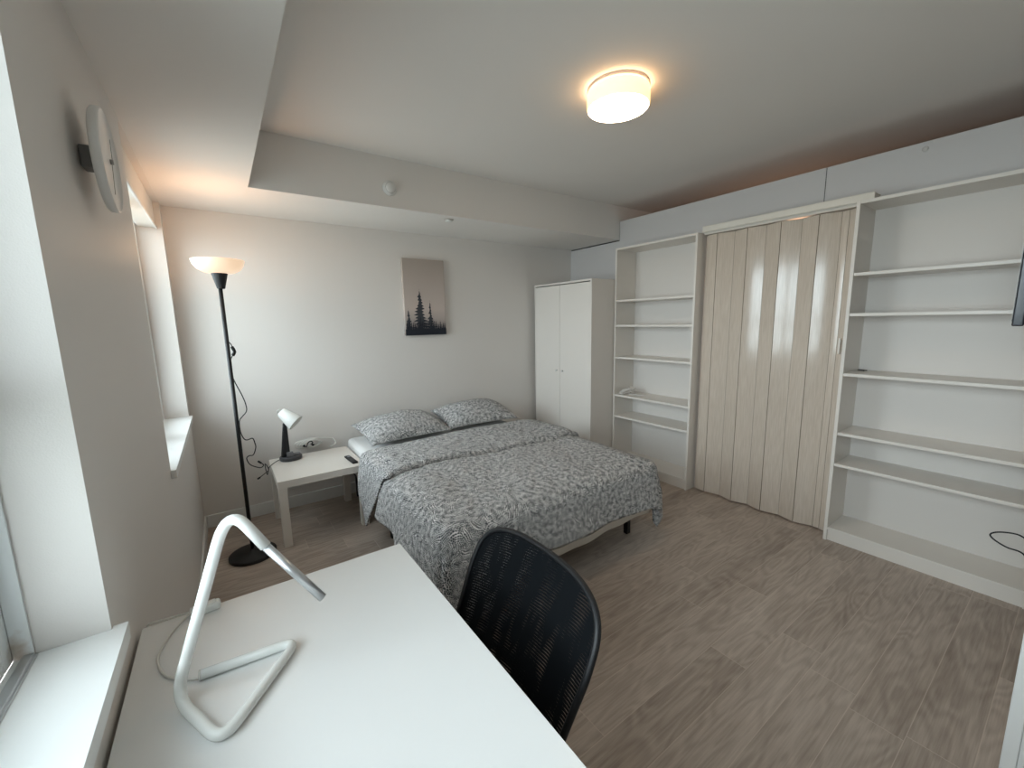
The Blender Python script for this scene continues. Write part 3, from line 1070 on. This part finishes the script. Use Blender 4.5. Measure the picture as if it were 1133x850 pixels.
shade_mat.l(p.outputs[0], shade_mat.out.inputs[0])
b = MB()
b.lathe([(0.035, 1.732), (0.075, 1.738), (0.104, 1.755), (0.121, 1.780), (0.128, 1.805), (0.1265, 1.807), (0.1245, 1.805), (0.117, 1.783), (0.100, 1.759), (0.072, 1.743), (0.035, 1.738)], (FX + 0.004, FY, 0), None, 56, caps=False)
b.lathe([(0.036, 1.7365), (0.0, 1.7365)], (FX + 0.004, FY, 0), None, 56, caps=False)
b.build('lamp_shade', shade_mat.m, fl)
b = MB(); b.lathe([(0.013, 1.737), (0.013, 1.752), (0.022, 1.768), (0.024, 1.78), (0.018, 1.795), (0, 1.800)], (FX + 0.004, FY, 0), None, 24)
b.build('bulb', mat_emit('warm bulb', (1.0, 0.62, 0.32), 3), fl)
pl = bpy.data.lights.new('floor_lamp_light', 'POINT'); pl.energy = FLOOR_LAMP_W; pl.color = (1.0, 0.60, 0.33); pl.shadow_soft_size = 0.03
po = bpy.data.objects.new('floor_lamp_light', pl); COL.objects.link(po); po.location = (0.004, 0, 1.835); po.parent = fl
cord = [(0.256, -0.606, 1.60), (0.262, -0.60, 1.50), (0.262, -0.602, 1.36), (0.274, -0.60, 1.329), (0.283, -0.598, 1.283), (0.262, -0.60, 1.233), (0.258, -0.602, 1.163), (0.270, -0.598, 1.105), (0.298, -0.58, 1.019),
        (0.312, -0.58, 0.958), (0.311, -0.58, 0.916), (0.285, -0.58, 0.884), (0.270, -0.59, 0.863), (0.267, -0.60, 0.808), (0.277, -0.59, 0.758), (0.295, -0.58, 0.736), (0.326, -0.58, 0.741), (0.335, -0.58, 0.71),
        (0.337, -0.58, 0.679), (0.32, -0.58, 0.636), (0.297, -0.58, 0.634), (0.283, -0.58, 0.618), (0.299, -0.58, 0.575), (0.348, -0.58, 0.545), (0.368, -0.58, 0.558), (0.355, -0.58, 0.575)]
b = MB(); b.tube(cord, 0.0030, 8, 5); b.tube([(0.357, -0.58, 0.573), (0.340, -0.58, 0.590)], 0.006, 10, 1)
pc = b.build('power_cord', BLACKP, fl)
b = MB(); b.tube([(0.276, -0.60, 1.315), (0.287, -0.598, 1.285), (0.276, -0.60, 1.262)], 0.009, 10, 4); b.build('cord_switch', BLACKP, pc)

# ---------------------------------------------------------------- ceiling lamp
CX, CY = 1.90, -2.095
cl = thing('ceiling_lamp', (CX, CY, ZC), 'round glowing drum lamp on the ceiling', 'lamp')
b = MB(); b.lathe([(0.143, 0), (0.143, -0.010), (0.137, -0.020), (0, -0.020)], (CX, CY, ZC - 0.0005), None, 64)
b.build('mounting_plate', simple('pinkish white plate', (0.75, 0.62, 0.55), 0.4), cl)
diff = mat_emit('glowing opal diffuser', (1.0, 0.56, 0.20), CEIL_RING)
b = MB(); b.lathe([(0.143, -0.0205), (0.146, -0.024), (0.146, -0.086), (0.142, -0.093)], (CX, CY, ZC), None, 64, caps=False)
b.build('diffuser_ring', diff, cl)
b = MB(); b.lathe([(0.1415, -0.0935), (0.139, -0.090), (0.120, -0.097), (0.06, -0.101), (0, -0.102)], (CX, CY, ZC), None, 64, caps=False)
b.build('diffuser_disc', mat_emit('bright opal disc', (1.0, 0.74, 0.50), CEIL_DISC), cl)
hl = bpy.data.lights.new('added_warm_fill', 'POINT'); hl.energy = ADDED_FILL_W; hl.color = (1.0, 0.55, 0.32); hl.shadow_soft_size = 0.08  # added warm fill behind the partition, browns the ceiling seen over it
ho = bpy.data.objects.new('added_warm_fill', hl); COL.objects.link(ho); ho.location = (4.5, -1.9, 1.9)

# smoke detector and sprinkler cap
sd = thing('smoke_detector', (1.257, YS, 2.327), 'round white smoke detector on the face of the ceiling bulkhead', 'smoke detector')
b = MB(); b.lathe([(0.047, 0.0005), (0.047, 0.012), (0.044, 0.016), (0.033, 0.018), (0.031, 0.026), (0.028, 0.030), (0, 0.031)], (1.257, YS, 2.327), axis_to((0, -1, 0)), 40); b.build('cover', TRIMW, sd)
b = MB(); b.lathe([(0.0335, 0.0165), (0.0335, 0.021), (0.0318, 0.021), (0.0318, 0.0165)], (1.257, YS, 2.327), axis_to((0, -1, 0)), 40); b.build('vent_ring', GREYB, sd)
sk = thing('sprinkler_cap', (1.741, -0.594, ZS), 'flat round sprinkler cap under the ceiling bulkhead', 'sprinkler cap')
b = MB(); b.lathe([(0.038, -0.0005), (0.038, -0.004), (0.030, -0.008), (0, -0.009)], (1.741, -0.594, ZS), None, 36); b.build('cap', simple('satin cap', (0.5, 0.47, 0.43), 0.4), sk)
b = MB(); b.lathe([(0.026, -0.009), (0.026, -0.014), (0.022, -0.016), (0, -0.016)], (1.741, -0.594, ZS), None, 36); b.build('inner_disc', TRIMW, sk)

# wall outlet under the table
ol = thing('wall_outlet', (0.585, 0, 0.20), 'white wall outlet on the back wall under the bedside table', 'outlet')
b = MB(); b.box((0.55, -0.006, 0.150), (0.62, -0.0005, 0.262), 0.002); b.build('cover_plate', TRIMW, ol)
b = MB()
for z in (0.183, 0.228): b.box((0.570, -0.009, z - 0.014), (0.600, -0.0055, z + 0.014), 0.003)
b.build('sockets', GREYB, ol)

# ---------------------------------------------------------------- canvas print
pa = thing('canvas_print', (1.759, -0.0, 1.322), 'tall canvas print of dark pine trees under a pale misty sky', 'picture')
b = MB(); b.box((1.563, -0.035, 1.322), (1.955, -0.001, 1.986), 0.002, 2)
b.build('canvas', ART, pa)


def pine(b_, cx, z0, h, w_, n, y, sparse=0.0, seed=0):
    rnd = random.Random(seed)
    pts_l = []; pts_r = []
    for i in range(n):
        k = i / n
        z = z0 + h * (1 - k)
        wd = w_ * (k ** 0.8) * (0.75 + 0.5 * rnd.random())
        if sparse and rnd.random() < sparse: wd *= 0.45
        pts_l.append((cx - wd * 0.18 - 0.001, z)); pts_l.append((cx - wd / 2, z - h / n * (0.55 + 0.3 * rnd.random())))
        wd = w_ * (k ** 0.8) * (0.75 + 0.5 * rnd.random())
        pts_r.append((cx + wd * 0.18 + 0.001, z - 0.001)); pts_r.append((cx + wd / 2, z - h / n * (0.55 + 0.3 * rnd.random())))
    # strip of quads between left and right outlines: always valid
    bm_ = bmesh.new()
    L = [bm_.verts.new((p[0], y, p[1])) for p in pts_l] + [bm_.verts.new((cx - w_ * 0.1, y, z0))]
    Rr = [bm_.verts.new((p[0], y, p[1])) for p in pts_r] + [bm_.verts.new((cx + w_ * 0.1, y, z0))]
    for i in range(len(L) - 1):
        try: bm_.faces.new((L[i], L[i + 1], Rr[i + 1], Rr[i]))
        except Exception: pass
    b_.add(bm_)


YP = -0.0356
b = MB()
pine(b, 1.706, 1.335, 0.395, 0.165, 15, YP, 0.3, 3)
pine(b, 1.802, 1.335, 0.295, 0.080, 12, YP, 0.1, 5)
pine(b, 1.596, 1.335, 0.225, 0.080, 9, YP, 0.1, 8)
b.build('tall_trees', INKT, pa)
b = MB()
rnd = random.Random(11)
for i in range(26):
    x = 1.578 + 0.362 * i / 25
    hh = 0.105 + 0.055 * rnd.random() + (0.03 if 0.3 < i / 25 < 0.5 else 0)
    pine(b, x, 1.324, hh, 0.034, 7, YP - 0.0003 - 0.00001 * i, 0, 20 + i)
b.box((1.5635, -0.0362, 1.3225), (1.9545, -0.0352, 1.378))
b.build('low_trees', INKD, pa)

# ---------------------------------------------------------------- wall clock
ck = thing('wall_clock', (0, -2.10, 1.84), 'round white wall clock beside the near window recess', 'clock')
b = MB(); A = axis_to((1, 0, 0)); c0 = (0, -2.10, 1.84)
b.lathe([(0.06, 0.030), (0.112, 0.033), (0.117, 0.037), (0.118, 0.050), (0.116, 0.053), (0.113, 0.0535), (0.1115, 0.051), (0, 0.051)], c0, A, 72)
b.build('case', CLOCKM, ck)
b = MB(); b.box((0.0005, -2.125, 1.815), (0.0335, -2.075, 1.865), 0.004); b.build('movement_box', simple('grey box', (0.22, 0.21, 0.20), 0.5), ck)
b = MB()
def hand(y0, z0, y1, z1, w_, x):
    d = Vector((0, y1 - y0, z1 - z0)); n_ = Vector((0, -d.z, d.y)).normalized() * w_ / 2
    poly = [(y0 + n_.y, z0 + n_.z), (y1 + n_.y * .6, z1 + n_.z * .6), (y1 - n_.y * .6, z1 - n_.z * .6), (y0 - n_.y, z0 - n_.z)]
    b.prism(poly, x, x + 0.001, 'x')
hand(-2.095, 1.845, -2.12, 1.760, 0.003, 0.053)
b.build('minute_hand', HANDS, ck)
b = MB(); hand(-2.10, 1.835, -2.09, 1.895, 0.004, 0.0545); b.build('hour_hand', HANDS, ck)
b = MB(); b.lathe([(0.006, 0.051), (0.006, 0.057), (0, 0.057)], c0, A, 16); b.build('hub', HANDS, ck)

# ---------------------------------------------------------------- desk
dk = thing('desk', (0.32, -2.95, 0), 'white desk in the foreground below the near window', 'desk')
ZD = 0.74
b = MB(); b.box((0.008, -3.545, ZD - 0.034), (0.628, -2.340, ZD), 0.0012); b.build('desktop', DESKM, dk)
for ax in (0.06, 0.58):
    for ay in (-3.48, -2.40):
        b = MB(); b.lathe([(0.02, 0), (0.02, ZD - 0.036)], (ax, ay, 0), None, 20); b.build('leg', WHITE, dk)

# desk lamp made from one bent tube
lp = thing('desk_lamp', (0.16, -2.66, ZD), 'white bent-tube desk lamp with triangular base on the desk', 'lamp')
zt_ = ZD + 0.0105
Dp = Vector((0.091, -2.628, zt_)); Cp = Vector((0.160, -2.786, zt_)); Bp = Vector((0.298, -2.612, zt_)); Ap = Vector((0.128, -2.598, zt_))
an = math.radians(-25)
hv = Vector((math.cos(an), math.sin(an), 0))
stem_top = Dp + hv * 0.128 + Vector((0, 0, 0.352))
tip_ = Dp + hv * 0.272 + Vector((0, 0, 0.162))
joint = stem_top.lerp(tip_, 0.38)
path = fillet([Ap, Bp, Cp, Dp + Vector((-0.001, -0.006, 0)), stem_top + Vector((0, 0, 0.012)), joint], [0.035, 0.04, 0.055, 0.075], 10)
b = MB(); b.tube(path, 0.0098, 18, 1); tubeo = b.build('bent_tube', LAMPW, lp)
b = MB()
dv = (tip_ - joint).normalized()
b.tube([joint - dv * 0.002, tip_], 0.0080, 18, 1)
b.build('light_head', ALU, lp, label='silver light head')
b = MB(); b.lathe([(0.0099, 0), (0.0099, 0.004), (0, 0.004)], Ap, axis_to(Ap - Bp), 18); b.build('end_cap', simple('clear end cap', (0.7, 0.7, 0.68), 0.15), lp)
b = MB()
b.tube([Ap + Vector((-0.004, 0.0, -0.004)), (0.112, -2.590, ZD + 0.004), (0.085, -2.570, ZD + 0.003), (0.062, -2.535, ZD + 0.003), (0.050, -2.480, ZD + 0.003), (0.060, -2.425, ZD + 0.003), (0.082, -2.375, ZD + 0.004), (0.098, -2.358, ZD + 0.008)], 0.0024, 8, 6)
b.tube([(0.100, -2.352, ZD + 0.008), (0.075, -2.345, ZD + 0.006), (0.045, -2.338, ZD + 0.004), (0.018, -2.334, ZD + 0.001), (0.018, -2.325, ZD - 0.03), (0.020, -2.318, ZD - 0.12)], 0.0024, 8, 6)
cordo = b.build('power_cord', CORDW, lp)
b = MB()
Rs = Matrix.Rotation(math.radians(5), 3, 'Z')
b.box((0.098, -2.372, ZD + 0.0006), (0.160, -2.346, ZD + 0.020), 0.006, 3, Rs)
b.box((0.104, -2.368, ZD + 0.0195), (0.150, -2.350, ZD + 0.0225), 0.002, 2, Rs)
b.build('cord_switch', LAMPW, cordo)

# ---------------------------------------------------------------- office chair (pushed in at the desk, seen over the desk edge)
ch = thing('office_chair', (0.50, -2.724, 0), 'black mesh-back office chair pushed up to the white desk', 'chair', rz=-0.026)
XB = 0.315
BW, BT, BZ, BN = 0.262, 0.798, 0.66, 4.0


def back_pt(y, z):
    return Vector((XB + 0.483 * (z - 0.6) - 0.039 * (y / BW) ** 2, y, z))


def hw(z):
    if z < BZ: return BW * (1 - 0.10 * (BZ - z) / 0.24)
    return BW * max(0.0, 1 - ((z - BZ) / (BT - BZ)) ** BN) ** (1 / BN)


b = MB()


def f_back(u, v):
    z = 0.42 + (BT - 0.0005 - 0.42) * (1 - (1 - v) ** 1.8)
    return back_pt((2 * u - 1) * hw(z) * 0.985, z)


b.grid(f_back, 32, 48, lambda u, v: (u, v))
b.build('backrest', MESHM, ch, local=True)
outl = [back_pt(-hw(z), z) for z in (0.42, 0.48, 0.54, 0.60)]
for k in range(25):
    a = PI - PI * k / 24
    yy_ = BW * math.copysign(abs(math.cos(a)) ** (2 / BN), math.cos(a)); zz_ = BZ + (BT - BZ) * abs(math.sin(a)) ** (2 / BN)
    outl.append(back_pt(yy_, zz_))
outl += [back_pt(hw(z), z) for z in (0.60, 0.54, 0.48, 0.42)]
outl += [back_pt(0.12, 0.408), back_pt(-0.12, 0.408)]
b = MB(); b.tube(outl, 0.0085, 12, 3, closed=True); bf = b.build('back_frame', BLACKP, ch, local=True)
b = MB()
b.tube([back_pt(0, 0.52) + Vector((0.035, 0, 0)), back_pt(0, 0.45) + Vector((0.05, 0, 0)), Vector((0.24, 0, 0.385)), Vector((0.10, 0, 0.39))], 0.02, 12, 6)
b.tube([back_pt(-0.22, 0.50) + Vector((0.010, 0, 0)), back_pt(-0.1, 0.50) + Vector((0.022, 0, 0)), back_pt(0, 0.50) + Vector((0.03, 0, 0)), back_pt(0.1, 0.50) + Vector((0.022, 0, 0)), back_pt(0.22, 0.50) + Vector((0.010, 0, 0))], 0.011, 10, 5)
b.build('back_support', BLACKP, ch, local=True)
b = MB()
b.box((-0.24, -0.23, 0.425), (0.200, 0.23, 0.485), 0.028, 5)
b.build('seat', simple('black seat fabric', (0.015, 0.016, 0.018), 0.9, 0.3, 300), ch, local=True)
b = MB(); b.box((-0.10, -0.09, 0.39), (0.13, 0.09, 0.426), 0.008); b.build('seat_mechanism', BLACKP, ch, local=True)
b = MB(); b.lathe([(0.028, 0.09), (0.028, 0.25), (0.015, 0.255), (0.015, 0.395)], (0, 0, 0), None, 20); b.build('gas_lift', BLACKM, ch, local=True)
for k in range(5):
    a = 2 * PI * k / 5 + 0.3
    d = Vector((math.cos(a), math.sin(a), 0))
    b = MB(); b.tube([d * 0.01 + Vector((0, 0, 0.105)), d * 0.15 + Vector((0, 0, 0.095)), d * 0.27 + Vector((0, 0, 0.072))], 0.018, 10, 4, radii=lambda t: 0.024 - 0.010 * t)
    lg = b.build('base_arm', BLACKP, ch, local=True)
    b = MB()
    pt = d * 0.265; nrm = Vector((-d.y, d.x, 0))
    for sgn in (-1, 1):
        b.lathe([(0.0, -0.009), (0.023, -0.009), (0.025, 0), (0.023, 0.009), (0, 0.009)], pt + nrm * 0.014 * sgn + Vector((0, 0, 0.0255)), axis_to(nrm), 20)
    b.lathe([(0.006, 0.026), (0.006, 0.07)], pt, None, 10)
    b.build('caster', BLACKP, lg, local=True)

# ---------------------------------------------------------------- TV on the short wall, seen on its edge
tv = thing('television', (2.72, -3.44, 1.60), 'black flat television seen edge-on at the right edge, above the shelves', 'television')
b = MB(); b.box((2.35, -3.405, 1.385), (3.10, -3.379, 1.815), 0.004, 3); b.build('bezel', simple('piano black bezel', (0.012, 0.014, 0.02), 0.12), tv)
b = MB(); b.box((2.362, -3.379, 1.40), (3.088, -3.3775, 1.803), 0); b.build('screen', SCREEN, tv)
b = MB(); b.box((2.352, -3.445, 1.387), (3.02, -3.4052, 1.79), 0.006, 3); b.build('rear_housing', BLACKP, tv)
b = MB(); b.box((2.60, -3.5235, 1.50), (2.84, -3.512, 1.70), 0.002); b.box((2.66, -3.513, 1.55), (2.69, -3.444, 1.65)); b.box((2.75, -3.513, 1.55), (2.78, -3.444, 1.65)); b.build('wall_bracket', BLACKM, tv)
b = MB()
b.tube([(3.02, -3.44, 1.42), (3.06, -3.47, 1.2), (3.10, -3.50, 0.8), (3.16, -3.50, 0.45), (3.22, -3.475, 0.372), (3.26, -3.43, 0.372), (3.268, -3.375, 0.358), (3.268, -3.347, 0.335), (3.268, -3.362, 0.312), (3.262, -3.405, 0.293), (3.25, -3.456, 0.288), (3.2, -3.49, 0.24), (3.15, -3.505, 0.1), (3.14, -3.505, 0.01)], 0.0035, 8, 7)
b.build('power_cord', BLACKP, tv)

# ---------------------------------------------------------------- small things on the shelves
cb = thing('cable_bundle', (3.40, -1.02, 0.715), 'bundle of white and grey charger cables on the narrow bookcase', 'cable')
rnd = random.Random(5)
b = MB()
for k in range(6):
    cx_ = 3.37 + rnd.uniform(-0.03, 0.03); cy2 = -1.0 + rnd.uniform(-0.04, 0.04); ph = rnd.uniform(0, PI); L = rnd.uniform(0.045, 0.075)
    pts_ = []
    for i in range(12):
        a = 2 * PI * i / 12
        q = Vector((L * math.cos(a), 0.022 * math.sin(a), 0))
        q = Matrix.Rotation(ph + PI / 2 * 0.2 * k, 3, 'Z') @ Matrix.Rotation(0.09 * k, 3, 'Y') @ q
        pts_.append((cx_ + q.x, cy2 + q.y, max(0.7205, 0.7262 + 0.009 * k + q.z + 0.006 * math.sin(a * 2 + k))))
    b.tube(pts_, 0.0042, 8, 4, closed=True)
b.tube([(3.36, -1.02, 0.72), (3.38, -1.08, 0.720), (3.40, -1.13, 0.7195), (3.42, -1.16, 0.7195)], 0.0045, 8, 5)
b.build('cables', simple('grey white cable', (0.66, 0.62, 0.58), 0.4), cb)
b = MB(); b.box((3.315, -0.985, 0.7155), (3.355, -0.945, 0.745), 0.004, 2); b.tube([(3.33, -0.96, 0.748), (3.36, -0.99, 0.765), (3.39, -1.02, 0.762)], 0.008, 8, 4)
b.build('charger_plug', simple('light grey plug', (0.6, 0.57, 0.53), 0.4), cb)
kr = thing('small_ring', (3.50, -2.705, 1.0825), 'small dark metal ring lying on a shelf of the wide right-hand bookcase', 'ring')
b = MB()
b.tube([(3.50 + 0.016 * math.cos(a), -2.715 + 0.022 * math.sin(a), 1.0855) for a in [2 * PI * i / 12 for i in range(12)]], 0.003, 8, 4, closed=True)
b.build('ring', simple('tarnished metal', (0.2, 0.19, 0.17), 0.4, metallic=0.7), kr)
b = MB(); b.tube([(3.49, -2.70, 1.088), (3.47, -2.715, 1.0895), (3.455, -2.735, 1.0865)], 0.0035, 8, 3); b.build('clasp', DARKG, kr)
